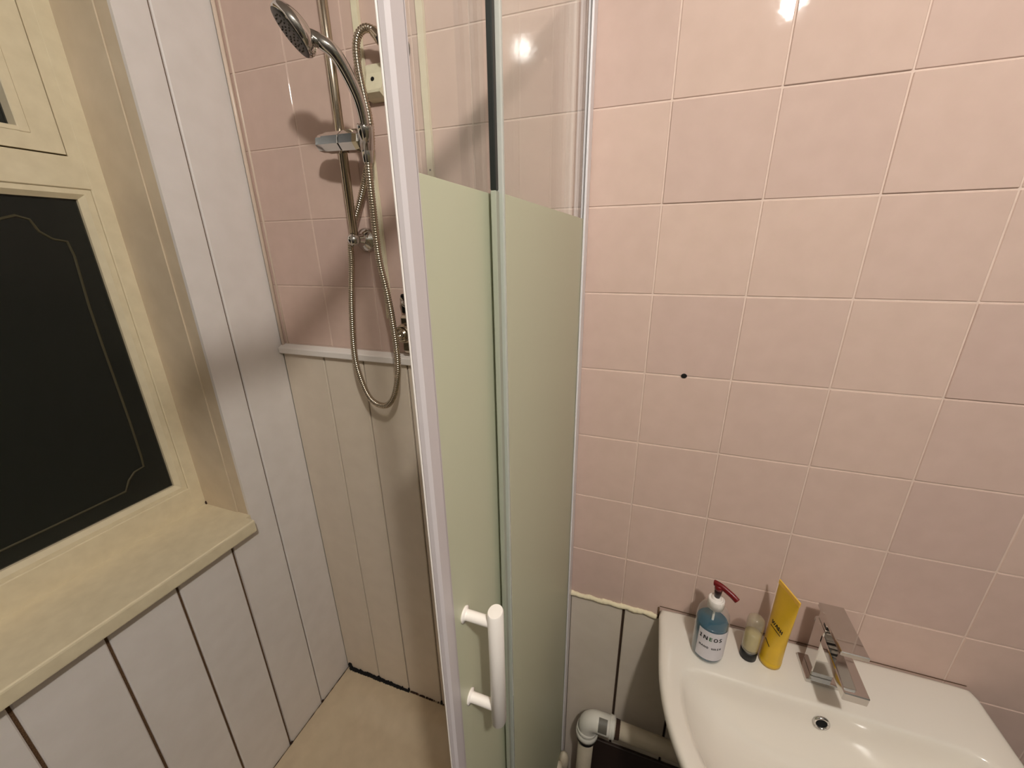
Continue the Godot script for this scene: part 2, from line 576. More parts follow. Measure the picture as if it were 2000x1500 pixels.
func window():
	var w := base("window_1", Vector3(-0.16, 0, 0))
	structure(w, "cream painted window with dark night panes above the sill", "window")
	var z0 := 0.197
	var z1 := 1.25
	# fixed frame (x measured from the frame face at 0; glass lies behind)
	var gz0 := 0.2495       # glass edge, lower light
	var gy0 := 1.051
	var gy1 := 1.7185
	var st := start()
	box(st, Vector3(-0.06, 0.955, z0), Vector3(0, 2.216, gz0 - 0.022), 0.0015)        # jamb
	box(st, Vector3(-0.06, 0.955, z1 - 0.03), Vector3(0, 2.216, z1), 0.0015)
	box(st, Vector3(-0.06, 0.955, z0 + 0.02), Vector3(-0.0005, gy0 - 0.018, z1 - 0.02), 0.0015)   # bottom rail
	box(st, Vector3(-0.06, gy1 + 0.017, z0 + 0.02), Vector3(-0.0005, 1.792, z1 - 0.02), 0.0015)   # transom
	box(st, Vector3(-0.06, 2.18, z0 + 0.02), Vector3(-0.0005, 2.216, z1 - 0.02), 0.0015)
	# upper frame member beside the opening light
	box(st, Vector3(-0.06, 1.78, z0 + 0.02), Vector3(-0.0007, 2.19, 0.2465), 0.001)
	build(st, "frame", M.gloss_paint, w)
	# glazing beads, mitred look: slightly lower than the frame, sloping to the glass
	var bead := func(a: Vector3, b: Vector3, inward: Vector3):
		var s2 := start()
		var f0 := -0.004
		var p := [a + Vector3(f0, 0, 0), b + Vector3(f0, 0, 0)]
		var wd := 0.0205
		var ai := a + inward * wd
		var bi := b + inward * wd
		var dir := (b - a).normalized() * wd
		ai += dir
		bi -= dir
		var mid := (a + b) * 0.5 + inward * wd * 0.4 + Vector3(-0.014, 0, 0)
		var q0 := ai + Vector3(-0.013, 0, 0)
		var q1 := bi + Vector3(-0.013, 0, 0)
		var m0 := a.lerp(ai, 0.55) + Vector3(f0, 0, 0)
		var m1 := b.lerp(bi, 0.55) + Vector3(f0, 0, 0)
		var back := Vector3(-0.03, 0, 0)
		face_out(s2, [p[0], p[1], m1, m0], mid)
		face_out(s2, [m0, m1, q1, q0], mid)
		face_out(s2, [q0, q1, q1 + Vector3(-0.012, 0, 0), q0 + Vector3(-0.012, 0, 0)], mid)
		face_out(s2, [p[0], p[1], b + back, a + back], mid)
		build(s2, "glazing_bead", M.gloss_paint, w)
	var bl := Vector3(0, gy0 - 0.0195, gz0 - 0.0215)
	var tl := Vector3(0, gy1 + 0.0185, gz0 - 0.0215)
	var bh := Vector3(0, gy0 - 0.0195, z1 - 0.03)
	var th := Vector3(0, gy1 + 0.0185, z1 - 0.03)
	bead.call(bl, tl, Vector3(0, 0, 1))
	bead.call(bh, th, Vector3(0, 0, -1))
	bead.call(tl, th, Vector3(0, -1, 0))
	bead.call(bl, bh, Vector3(0, 1, 0))
	# lower pane with an etched border line
	var pane := build(bx(Vector3(-0.026, gy0 - 0.012, gz0 - 0.015), Vector3(-0.020, gy1 + 0.012, z1 - 0.04)), "pane", M.window_glass, w)
	var ln := [[1.672, 0.372], [1.682, 0.343], [1.676, 0.326], [1.655, 0.319], [1.642, 0.304], [1.637, 0.284], [1.610, 0.281], [1.508, 0.286], [1.424, 0.287], [1.244, 0.287], [1.156, 0.289], [1.131, 0.291], [1.127, 0.311], [1.113, 0.326], [1.091, 0.338], [1.089, 0.448], [1.087, 0.62], [1.088, 1.0]]
	var pts := []
	for e in ln:
		pts.append(Vector3(-0.0198, e[0], e[1]))
	pts.push_front(Vector3(-0.0198, 1.678, 1.0))
	st = start()
	tube(st, pts, 0.0024, 6, true)
	build(st, "etched_line", M.etch, pane)
	# opening light above the transom
	var sz := 0.2495
	st = start()
	box(st, Vector3(-0.055, 1.7945, sz), Vector3(0.001, 2.178, 0.3045), 0.0)
	box(st, Vector3(-0.055, 1.7945, 0.3045), Vector3(0.001, 1.829, z1 - 0.085), 0.0)
	box(st, Vector3(-0.055, 2.14, 0.3045), Vector3(0.001, 2.178, z1 - 0.085), 0.0)
	box(st, Vector3(-0.055, 1.7945, z1 - 0.085), Vector3(0.001, 2.178, z1 - 0.035), 0.002)
	var sash := build(st, "sash", M.gloss_paint, w)
	st = start()
	box(st, Vector3(-0.02, 1.8215, 0.2895), Vector3(0.0025, 2.15, 0.3055), 0.0015)
	box(st, Vector3(-0.02, 1.8217, 0.2965), Vector3(0.0021, 1.8305, z1 - 0.08), 0.0015)
	build(st, "sash_bead", M.gloss_paint, sash)
	build(bx(Vector3(-0.030, 1.82, 0.295), Vector3(-0.025, 2.15, z1 - 0.075)), "pane", M.window_glass, w)
	# sill board
	st = start()
	var plan := Transform3D(Basis(Vector3(1, 0, 0), Vector3(0, 0, 1), Vector3(0, -1, 0)), Vector3(0, 0.968, 0))
	prism(st, PackedVector2Array([Vector2(-0.005, z0 + 0.0005), Vector2(0.1605, z0 + 0.0005), Vector2(0.1605, z1 - 0.001), Vector2(-0.005, z1 - 0.001)]), 0.0, 0.034, plan)
	var nose := PackedVector2Array([Vector2(0.1605, 0.934), Vector2(0.1865, 0.934), Vector2(0.1895, 0.9365), Vector2(0.1900, 0.940), Vector2(0.1900, 0.963), Vector2(0.1892, 0.9662), Vector2(0.1865, 0.968), Vector2(0.1605, 0.968)])
	prism(st, nose, z0 + 0.0125, z1 + 0.012)
	build(st, "sill_board", M.gloss_paint, w)
	# brown blob drawn for the dark gap at the foot of the jamb
	st = start(true)
	blob(st, Vector3(0.003, 0.972, z0 + 0.003), Vector3(0.003, 0.006, 0.003))
	build(st, "dirt", M.mould_brown, w)

func trims():
	# moulded dado under the shower tiles
	var st := start()
	prism(st, PackedVector2Array([Vector2(0, 1.355), Vector2(0.0165, 1.355), Vector2(0.018, 1.357), Vector2(0.018, 1.3695), Vector2(0.0165, 1.3715), Vector2(0.001, 1.3785), Vector2(0, 1.3785)]), 0.0, 0.795, Transform3D(Basis(Vector3(0, 0, 1), Vector3(0, 1, 0), Vector3(1, 0, 0)), Vector3(0.003, 0, 0.0006)))
	structure(build(st, "trim_1", M.white_plastic, self), "white ledge trim between shower tiles and boards", "trim")
	# dark skirting behind the waste pipe
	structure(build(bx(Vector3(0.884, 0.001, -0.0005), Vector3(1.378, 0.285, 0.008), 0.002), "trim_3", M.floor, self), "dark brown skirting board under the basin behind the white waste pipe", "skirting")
	# bead down the corner of the shower tiles
	st = start(true)
	tube(st, [Vector3(0.0075, 1.373, 0.0045), Vector3(0.0075, HC, 0.0045)], 0.0042, 12)
	tube(st, [Vector3(0.020, 1.38, 0.0), Vector3(0.020, HC, 0.0)], 0.0028, 10)
	structure(build(st, "trim_2", M.bead, self), "pale double bead running up the corner beside the shower tiles", "trim")

# =====================================================================  shower
func shower_tray():
	var t := base("shower_tray")
	tag(t, "cream square shower tray with black mould along its back edge", "shower tray")
	var top := 0.1635
	var N := 64
	var st := start(true)
	var S := 0.795
	var hgt := func(x: float, z: float) -> float:
		var d: float = minf(minf(x, S - x), minf(z, S - z))
		var k := smoothstep(0.055, 0.125, d)
		var bowl := 0.028 * k
		return top - bowl - 0.004 * smoothstep(0.12, 0.4, d)
	var P := func(i: int, j: int) -> Vector3:
		var x := S * i / N
		var z := S * j / N
		return Vector3(x, hgt.call(x, z), z)
	for i in N:
		for j in N:
			quad(st, P.call(i, j), P.call(i, j + 1), P.call(i + 1, j + 1), P.call(i + 1, j))
	build(st, "tray_surface", M.tray, t, Transform3D(Basis.IDENTITY, Vector3(0.001, 0, 0.0042)))
	st = start()
	for e in [[Vector3(0, 0, S), Vector3(S, 0, S)], [Vector3(S, 0, S), Vector3(S, 0, 0)], [Vector3(S, 0, 0), Vector3(0, 0, 0)], [Vector3(0, 0, 0), Vector3(0, 0, S)]]:
		var a: Vector3 = e[0]
		var b: Vector3 = e[1]
		var u := Vector3(0, top, 0)
		face_out(st, [a, b, b + u, a + u], Vector3(S / 2, top / 2, S / 2))
	build(st, "apron", M.tray, t, Transform3D(Basis.IDENTITY, Vector3(0.001, 0, 0.0042)))
	st = start(true)
	lathe(st, [Vector2(0, 0.0), Vector2(0.042, 0.0), Vector2(0.045, 0.003), Vector2(0.02, 0.006), Vector2(0, 0.006)], 24)
	build(st, "drain_cover", M.chrome, t, Transform3D(Basis.IDENTITY, Vector3(0.40, top - 0.034, 0.40)))
	# sealant with black mould: thick near the corner, broken further right
	st = start(true)
	var pts := []
	var rad := []
	for i in 90:
		var u := i / 89.0
		pts.append(Vector3(lerpf(0.0105, 0.263, u), top + rng.randf_range(-0.0008, 0.0014), 0.0062))
		rad.append((0.0075 - 0.0022 * u) * rng.randf_range(0.75, 1.3))
	tube(st, pts, rad, 7)
	for e in [[0.0135, 0.010, 0.016], [0.137, 0.006, 0.010], [0.261, 0.004, 0.009], [0.389, 0.004, 0.010]]:
		blob(st, Vector3(e[0], top + e[2] * 0.6, 0.005), Vector3(e[1], e[2], 0.004))
	for i in 40:
		blob(st, Vector3(rng.randf_range(0.02, 0.262), top + rng.randf_range(0.002, 0.009), 0.0055), Vector3(rng.randf_range(0.002, 0.006), rng.randf_range(0.002, 0.005), 0.0022))
	build(st, "mould", M.mould, t)
	st = start(true)
	for i in 46:
		var x := rng.randf_range(0.268, 0.345) if i < 34 else rng.randf_range(0.345, 0.40)
		blob(st, Vector3(x, top + rng.randf_range(-0.001, 0.004), 0.006), Vector3(rng.randf_range(0.0015, 0.0045), rng.randf_range(0.0015, 0.0042), 0.0026))
	build(st, "mould", M.mould_brown, t).set_meta("kind", "stuff")
	st = start(true)
	pts = []
	rad = []
	for i in 60:
		var u := i / 59.0
		pts.append(Vector3(0.0030, top + 0.0004, lerpf(0.004, 0.5, u)))
		rad.append(rng.randf_range(0.0006, 0.0016))
	tube(st, pts, rad, 6)
	for z in [0.1315, 0.2585]:
		blob(st, Vector3(0.0034, top + 0.004, z), Vector3(0.002, 0.006, 0.0045))
	build(st, "mould", M.mould_brown, t)
	st = start(true)
	pts = [Vector3(0.264, top, 0.0055), Vector3(0.79, top, 0.0055)]
	tube(st, pts, 0.003, 8)
	build(st, "sealant", M.silicone, t)

func shower_enclosure():
	var t := base("shower_enclosure")
	tag(t, "half frosted glass shower enclosure with slid open white edged door", "shower enclosure")
	var y0 := 0.205
	var y1 := 1.978
	var yf := 1.66
	# wall channel with two grooves
	var st := start()
	box(st, Vector3(0.784, 0.165, 0.0012), Vector3(0.807, y1 + 0.02, 0.026), 0.0015)
	box(st, Vector3(0.7865, 0.165, 0.020), Vector3(0.7935, y1 + 0.02, 0.034), 0.001)
	box(st, Vector3(0.8035, 0.165, 0.016), Vector3(0.8075, y1 + 0.02, 0.036), 0.001)
	build(st, "wall_channel", M.white_frame, t)
	st = start()
	box(st, Vector3(0.7940, 0.21, 0.026), Vector3(0.7975, y1, 0.0335))  # dark strip added for the shade in the gap beside the channel
	build(st, "gap_shade", M.dark_line, t)
	# rails
	st = start()
	box(st, Vector3(0.772, 0.1655, 0.02), Vector3(0.808, 0.195, 0.795), 0.006)
	build(st, "bottom_rail", M.white_frame, t)
	st = start()
	box(st, Vector3(0.780, y1, 0.02), Vector3(0.807, y1 + 0.024, 0.80), 0.004)
	build(st, "top_rail", M.white_frame, t)
	st = start(true)
	lathe(st, [Vector2(0.0, 0.165), Vector2(0.019, 0.165), Vector2(0.019, 0.215), Vector2(0.016, 0.231), Vector2(0.010, 0.239), Vector2(0, 0.242)], 18, Transform3D(Basis.IDENTITY, Vector3(0.800, -0.004, 0.075)))
	lathe(st, [Vector2(0.0, 0.165), Vector2(0.014, 0.165), Vector2(0.014, 0.225), Vector2(0.011, 0.240), Vector2(0.006, 0.247), Vector2(0, 0.249)], 18, Transform3D(Basis.IDENTITY, Vector3(0.815, 0, 0.050)))
	build(st, "rail_end_cap", M.pipe_old, t)
	# fixed pane: clear above, frosted below
	var fx := 0.800
	var fp := build(bx(Vector3(fx - 0.003, yf, 0.022), Vector3(fx + 0.003, y1, 0.428)), "fixed_pane", M.glass, t)
	build(bx(Vector3(fx - 0.003, y0, 0.022), Vector3(fx + 0.003, yf, 0.428)), "frosted_band", M.frost, fp)
	st = start()
	box(st, Vector3(fx - 0.003, yf + 0.001, 0.4338), Vector3(fx + 0.0022, y1, 0.4405), 0.0008)  # dark look of the clear glass edge, painted into the strip
	build(st, "edge_seal", M.dark_line, fp).set_meta("label", "edge strip of the clear pane with its dark edge-on look painted in")
	st = start()
	box(st, Vector3(fx - 0.003, y0, 0.4325), Vector3(fx + 0.0022, yf + 0.001, 0.4405), 0.0008)  # same strip, paler: light scattered by the frosting is in its colour
	build(st, "edge_seal", M.seal_grey, fp)
	st = start()
	box(st, Vector3(fx - 0.0045, y0, 0.4265), Vector3(fx + 0.0055, y1, 0.4315), 0.001)
	build(st, "seal_lip", M.seal_clear, fp)
	# sliding door, pushed most of the way open
	var dx := 0.7895
	var door := build(bx(Vector3(dx - 0.003, yf, 0.10), Vector3(dx + 0.003, y1 - 0.005, 0.556)), "sliding_door", M.glass, t)
	build(bx(Vector3(dx - 0.003, y0, 0.10), Vector3(dx + 0.003, yf, 0.556)), "frosted_band", M.frost, door)
	st = start()
	box(st, Vector3(dx - 0.006, yf, 0.086), Vector3(dx + 0.005, y1 - 0.005, 0.100), 0.001)
	build(st, "door_seal", M.white_plastic, door)
	st = start()
	box(st, Vector3(0.7905, y0, 0.5545), Vector3(0.8000, y1 - 0.005, 0.5580), 0.001)
	box(st, Vector3(0.7922, y0, 0.5545), Vector3(0.8000, y1 - 0.005, 0.5715), 0.0022)
	build(st, "door_post", M.post, door)
	st = start()
	box(st, Vector3(0.7912, y0, 0.5600), Vector3(0.7930, y1 - 0.005, 0.5702), 0.0006)
	build(st, "magnet_strip", M.white_plastic, door)
	# white handle: oval bar on two posts with flanges
	var hx := 0.825
	st = start(true)
	var prof := []
	prof.append(Vector2(0, 1.149))
	prof.append(Vector2(0.0078, 1.149))
	prof.append(Vector2(0.0090, 1.1505))
	prof.append(Vector2(0.0090, 1.2975))
	prof.append(Vector2(0.0081, 1.2990))
	st.set_smooth_group(1)
	lathe(st, prof, 28, Transform3D(Basis(Vector3(0.82, 0, 0), Vector3(0, 1, 0), Vector3(0, 0, 1.0)), Vector3(hx, 0, 0.525)))
	st.set_smooth_group(-1)
	lathe(st, [Vector2(0.0081, 1.2990), Vector2(0, 1.2993)], 28, Transform3D(Basis(Vector3(0.82, 0, 0), Vector3(0, 1, 0), Vector3(0, 0, 1.0)), Vector3(hx, 0, 0.525)))
	build(st, "handle_bar", M.white_plastic, door)
	for y in [1.2836, 1.1693]:
		st = start(true)
		lathe(st, [Vector2(0, 0.0), Vector2(0.0080, 0.0), Vector2(0.0082, 0.0016), Vector2(0.0056, 0.0022), Vector2(0.0052, 0.004), Vector2(0.0052, hx - 0.7925 - 0.002)], 22, aim(Vector3(0.7925, y, 0.525), Vector3(1, 0, 0)))
		build(st, "handle_post", M.white_plastic, door)

func shower_rail():
	var t := base("shower_rail", Vector3(0.318, 0, 0))
	tag(t, "chrome vertical shower riser rail with sliding holder on pink tiles", "shower rail")
	var z := 0.042
	var st := start(true)
	tube(st, [Vector3(0, 1.63, z), Vector3(0, 2.3, z)], 0.0088, 18)
	build(st, "pole", M.chrome_satin, t)
	for y in [1.634, 2.29]:
		st = start(true)
		lathe(st, [Vector2(0, 0.0008), Vector2(0.025, 0.0008), Vector2(0.0255, 0.004), Vector2(0.022, 0.011), Vector2(0.014, 0.017), Vector2(0.0105, 0.022), Vector2(0.0095, z + 0.006)], 28, aim(Vector3(0, y, 0), Vector3(0, 0, 1)))
		var prof := []
		for i in 11:
			var a := PI * i / 10.0
			prof.append(Vector2(sin(a) * 0.0135, y - cos(a) * 0.0135))
		lathe(st, prof, 20, Transform3D(Basis.IDENTITY, Vector3(-0.001, 0, z + 0.001)))
		build(st, "wall_bracket", M.chrome, t)
	# slider: eight sided body lying across the pole
	var a := Vector3(-0.035, 1.8125, 0.060)
	var b := Vector3(0.083, 1.8055, 0.077)
	var d := (b - a).normalized()
	st = start()
	lathe(st, [Vector2(0, 0.018), Vector2(0.0165, 0.018), Vector2(0.0182, 0.020), Vector2(0.0182, 0.064), Vector2(0.0165, 0.066), Vector2(0, 0.066)], 8, aim(a, d) * Transform3D(Basis(Vector3.UP, PI / 11.0), Vector3.ZERO))
	build(st, "slider_body", M.chrome, t)
	st = start()
	lathe(st, [Vector2(0, 0.0), Vector2(0.014, 0.0), Vector2(0.0158, 0.0022), Vector2(0.0158, 0.017), Vector2(0, 0.017)], 8, aim(a, d) * Transform3D(Basis(Vector3.UP, PI / 11.0), Vector3.ZERO))
	build(st, "slider_knob", M.chrome, t)
	st = start()
	lathe(st, [Vector2(0, 0.0665), Vector2(0.0178, 0.0665), Vector2(0.0178, 0.0685), Vector2(0, 0.0685)], 24, aim(a, d))
	build(st, "slider_seam", M.black, t)
	st = start()
	lathe(st, [Vector2(0, 0.069), Vector2(0.0190, 0.069), Vector2(0.0190, 0.104), Vector2(0.0165, 0.113), Vector2(0.009, 0.118), Vector2(0, 0.119)], 8, aim(a, d) * Transform3D(Basis(Vector3.UP, PI / 11.0), Vector3.ZERO))
	build(st, "slider_body", M.chrome, t)
	# cup that carries the handset
	st = start(true)
	lathe(st, [Vector2(0.0105, -0.016), Vector2(0.0122, -0.017), Vector2(0.0135, 0.012), Vector2(0.0150, 0.020), Vector2(0.0135, 0.022), Vector2(0.0118, 0.018), Vector2(0.0105, -0.016)], 22, aim(Vector3(0.0895, 1.806, 0.0825), Vector3(0.22, 1, 0.24)))
	build(st, "holder_cup", M.chrome, t)

func shower_handset():
	var t := base("hand_shower", Vector3(0.408, 1.79, 0.082))
	tag(t, "chrome hand shower with dark round face, resting in the rail's holder", "shower head")
	var o := t.position
	var path := smooth_path([Vector3(0.4041, 1.786, 0.079), Vector3(0.4110, 1.8218, 0.086), Vector3(0.4160, 1.8535, 0.098), Vector3(0.4167, 1.8771, 0.112), Vector3(0.4137, 1.9025, 0.130), Vector3(0.4105, 1.9150, 0.143), Vector3(0.4020, 1.9230, 0.152), Vector3(0.3900, 1.9300, 0.157), Vector3(0.3780, 1.9350, 0.164)], 6)
	var rad := []
	var loc := []
	for i in path.size():
		var u := float(i) / (path.size() - 1)
		rad.append(lerpf(0.0078, 0.0108, smoothstep(0.05, 0.6, u)) - 0.001 * smoothstep(0.7, 1.0, u))
		loc.append(path[i] - o)
	var st := start(true)
	tube(st, loc, rad, 18)
	build(st, "handle", M.chrome, t)
	# head: axis points out of the back of the head
	var n := Vector3(0.53, 0.6487, -0.546).normalized()
	var c := Vector3(0.3655, 1.9385, 0.1720) - o
	var k88 := Transform3D(Basis.from_scale(Vector3.ONE * 0.88), Vector3.ZERO)
	st = start(true)
	lathe(st, [Vector2(0.0395, -0.0085), Vector2(0.0422, -0.006), Vector2(0.0432, 0.0), Vector2(0.042, 0.005), Vector2(0.038, 0.0105), Vector2(0.029, 0.0165), Vector2(0.019, 0.0205), Vector2(0.010, 0.0228), Vector2(0, 0.0235)], 36, aim(c, n) * k88)
	build(st, "head_shell", M.chrome, t)
	st = start(true)
	lathe(st, [Vector2(0, -0.0100), Vector2(0.034, -0.0098), Vector2(0.0392, -0.0085), Vector2(0.0405, -0.005)], 36, aim(c, n) * k88)
	var face := build(st, "spray_face", M.spray, t)
	face.set_meta("label", "dark grey spray face")
	st = start()
	var f := aim(c, n) * k88
	for ring in [[6, 0.010], [12, 0.019], [18, 0.028]]:
		for k in ring[0]:
			var a: float = TAU * k / ring[0]
			lathe(st, [Vector2(0, -0.0118), Vector2(0.0011, -0.0114), Vector2(0.0014, -0.0095)], 6, f * Transform3D(Basis.IDENTITY, Vector3(cos(a) * ring[1], 0, sin(a) * ring[1])))
	build(st, "nozzles", M.sticker, face).set_meta("kind", "stuff")

func shower_hose():
	var t := base("shower_hose")
	tag(t, "ribbed metal shower hose hanging in a long loop from the hand shower", "hose")
	var pts := [Vector3(0.4041, 1.787, 0.079), Vector3(0.402, 1.749, 0.078), Vector3(0.400, 1.696, 0.076), Vector3(0.397, 1.601, 0.072), Vector3(0.404, 1.541, 0.07), Vector3(0.411, 1.477, 0.07), Vector3(0.414, 1.399, 0.07), Vector3(0.409, 1.345, 0.07), Vector3(0.392, 1.294, 0.07), Vector3(0.363, 1.268, 0.068), Vector3(0.323, 1.278, 0.065), Vector3(0.297, 1.325, 0.06), Vector3(0.285, 1.385, 0.055), Vector3(0.290, 1.492, 0.048), Vector3(0.2935, 1.58, 0.034), Vector3(0.2965, 1.628, 0.030), Vector3(0.304, 1.664, 0.022), Vector3(0.333, 1.723, 0.020), Vector3(0.356, 1.763, 0.026), Vector3(0.377, 1.792, 0.034), Vector3(0.388, 1.817, 0.040), Vector3(0.391, 1.85, 0.044), Vector3(0.386, 1.891, 0.046), Vector3(0.381, 1.931, 0.046), Vector3(0.382, 1.962, 0.046), Vector3(0.391, 1.978, 0.046), Vector3(0.405, 1.984, 0.046), Vector3(0.417, 1.981, 0.045), Vector3(0.424, 1.975, 0.043)]
	var path := resample(smooth_path(pts, 12), 0.00115)
	var rad := []
	for i in path.size():
		rad.append([0.0058, 0.0069, 0.0072, 0.0069][i % 4])
	var st := start(true)
	tube(st, path, rad, 10)
	build(st, "ribbed_tube", M.chrome_satin, t)
	st = start(true)
	lathe(st, [Vector2(0.0075, -0.020), Vector2(0.0088, -0.018), Vector2(0.0105, 0.002), Vector2(0.010, 0.004), Vector2(0, 0.004)], 20, aim(Vector3(0.4041, 1.787, 0.079), Vector3(0.10, 1, 0.10)))
	build(st, "end_nut", M.chrome, t)
	st = start(true)
	lathe(st, [Vector2(0.0074, -0.004), Vector2(0.0088, -0.002), Vector2(0.0108, 0.018), Vector2(0.0108, 0.022), Vector2(0, 0.022)], 20, aim(Vector3(0.422, 1.977, 0.044), Vector3(0.7, -0.75, -0.15)))
	build(st, "end_nut", M.chrome_satin, t)

func shower_valve():
	var t := base("shower_valve", Vector3(0.42, 1.44, 0))
	tag(t, "chrome shower valve with round clear knob beside the hose", "shower valve")
	var st := start()
	box(st, Vector3(-0.022, -0.052, 0.0005), Vector3(0.07, 0.034, 0.028), 0.006)
	build(st, "body", M.chrome_satin, t)
	st = start(true)
	lathe(st, [Vector2(0, 0.026), Vector2(0.0215, 0.026), Vector2(0.0225, 0.032), Vector2(0.0195, 0.046), Vector2(0.0155, 0.050), Vector2(0.0150, 0.046), Vector2(0.0095, 0.045), Vector2(0.0088, 0.052), Vector2(0.0045, 0.0525), Vector2(0.0040, 0.049), Vector2(0, 0.049)], 28, aim(Vector3(-0.004, -0.004, 0), Vector3(0, 0, 1)))
	build(st, "knob", M.chrome_satin, t)
	st = start()
	box(st, Vector3(-0.018, 0.037, 0.0005), Vector3(0.06, 0.080, 0.022), 0.003)
	build(st, "dark_socket", M.black, t)
	st = start(true)
	tube(st, [Vector3(-0.014, 0.070, 0.020), Vector3(-0.004, 0.058, 0.028), Vector3(0.012, 0.050, 0.026)], 0.005, 10)
	build(st, "inlet_elbow", M.chrome, t)
	# pipe up the wall to the outlet where the hose starts
	var u := base("hose_outlet", Vector3(0.442, 1.962, 0))
	tag(u, "dark chrome wall outlet at the top end of the hose", "outlet")
	st = start(true)
	lathe(st, [Vector2(0, 0.0008), Vector2(0.024, 0.0008), Vector2(0.024, 0.006), Vector2(0.016, 0.012), Vector2(0.0125, 0.014), Vector2(0.0125, 0.05), Vector2(0.010, 0.054), Vector2(0, 0.055)], 24, aim(Vector3.ZERO, Vector3(0, 0, 1)))
	build(st, "elbow", M.dark_chrome, u)

func mounting_strips():
	for e in [[0.358, 1.462, 0.0065, "cream painted wall strip right behind the hanging shower hose"], [0.494, 1.40, 0.0065, "cream painted wall strip seen through the clear glass of the door"]]:
		var t := base("mounting_strip", Vector3(e[0], e[1], 0))
		tag(t, e[3], "strip", "cream strips on the shower tiles")
		var st := start()
		var poly := PackedVector2Array()
		var n := 40
		for i in n + 1:
			poly.append(Vector2(e[2] + rng.randf_range(-0.0006, 0.0006), lerpf(0, 0.94, float(i) / n)))
		for i in n + 1:
			poly.append(Vector2(-e[2] + rng.randf_range(-0.0006, 0.0006), lerpf(0.94, 0, float(i) / n)))
		prism(st, poly, 0.0012, 0.009)
		build(st, "batten", M.cream_strip, t)
		for h in [0.108, 0.36]:
			st = start(true)
			lathe(st, [Vector2(0, 0.0088), Vector2(0.0019, 0.0088), Vector2(0.0019, 0.0094), Vector2(0, 0.0094)], 12, aim(Vector3(0.0, h, 0), Vector3(0, 0, 1)))
			build(st, "screw_hole", M.hole, t)

func wall_bracket():
	var t := base("wall_bracket", Vector3(0.392, 1.89, 0.0))
	tag(t, "white plastic wall bracket with a screw hole behind the hose", "bracket")
	var st := start()
	var prof := PackedVector2Array([Vector2(0.001, -0.004), Vector2(0.018, -0.002), Vector2(0.030, 0.004), Vector2(0.031, 0.008), Vector2(0.024, 0.012), Vector2(0.018, 0.022), Vector2(0.014, 0.040), Vector2(0.014, 0.052), Vector2(0.010, 0.056), Vector2(0.001, 0.056)])
	prism(st, prof, -0.019, 0.019, Transform3D(Basis(Vector3(0, 0, 1), Vector3(0, 1, 0), Vector3(1, 0, 0)), Vector3.ZERO))
	build(st, "body", M.cream_strip, t)
	st = start(true)
	lathe(st, [Vector2(0, 0.0), Vector2(0.0038, 0.0), Vector2(0.0038, 0.0016), Vector2(0, 0.0016)], 14, aim(Vector3(-0.004, 0.030, 0.0155), Vector3(0, 0.2, 1)))
	build(st, "screw_hole", M.hole, t)

# =====================================================================  basin
const BX := 1.291
const RIM := 0.82

func d_outline(a: float, zb: float, zs: float, b: float, corner: float, p: float, n: int) -> Array:
	# D shape: straight back at zb, straight sides to zs, superellipse front reaching zs + b; sampled by angle round (0, zs)
	var out := []
	for i in n:
		var th := TAU * i / n
		var d := Vector2(cos(th), sin(th))
		var lo := 0.0
		var hi := 1.0
		for it in 34:
			var r := (lo + hi) * 0.5
			var q := d * r
			var inside := true
			if q.y >= 0:
				inside = pow(absf(q.x) / a, p) + pow(q.y / b, p) < 1.0
			else:
				var hb := zs - zb
				if absf(q.x) > a or -q.y > hb:
					inside = false
				elif absf(q.x) > a - corner and -q.y > hb - corner:
					inside = Vector2(absf(q.x) - a + corner, -q.y - hb + corner).length() < corner
			if inside:
				lo = r
			else:
				hi = r
		out.append(Vector3(d.x * lo, 0, zs + d.y * lo))
	return out

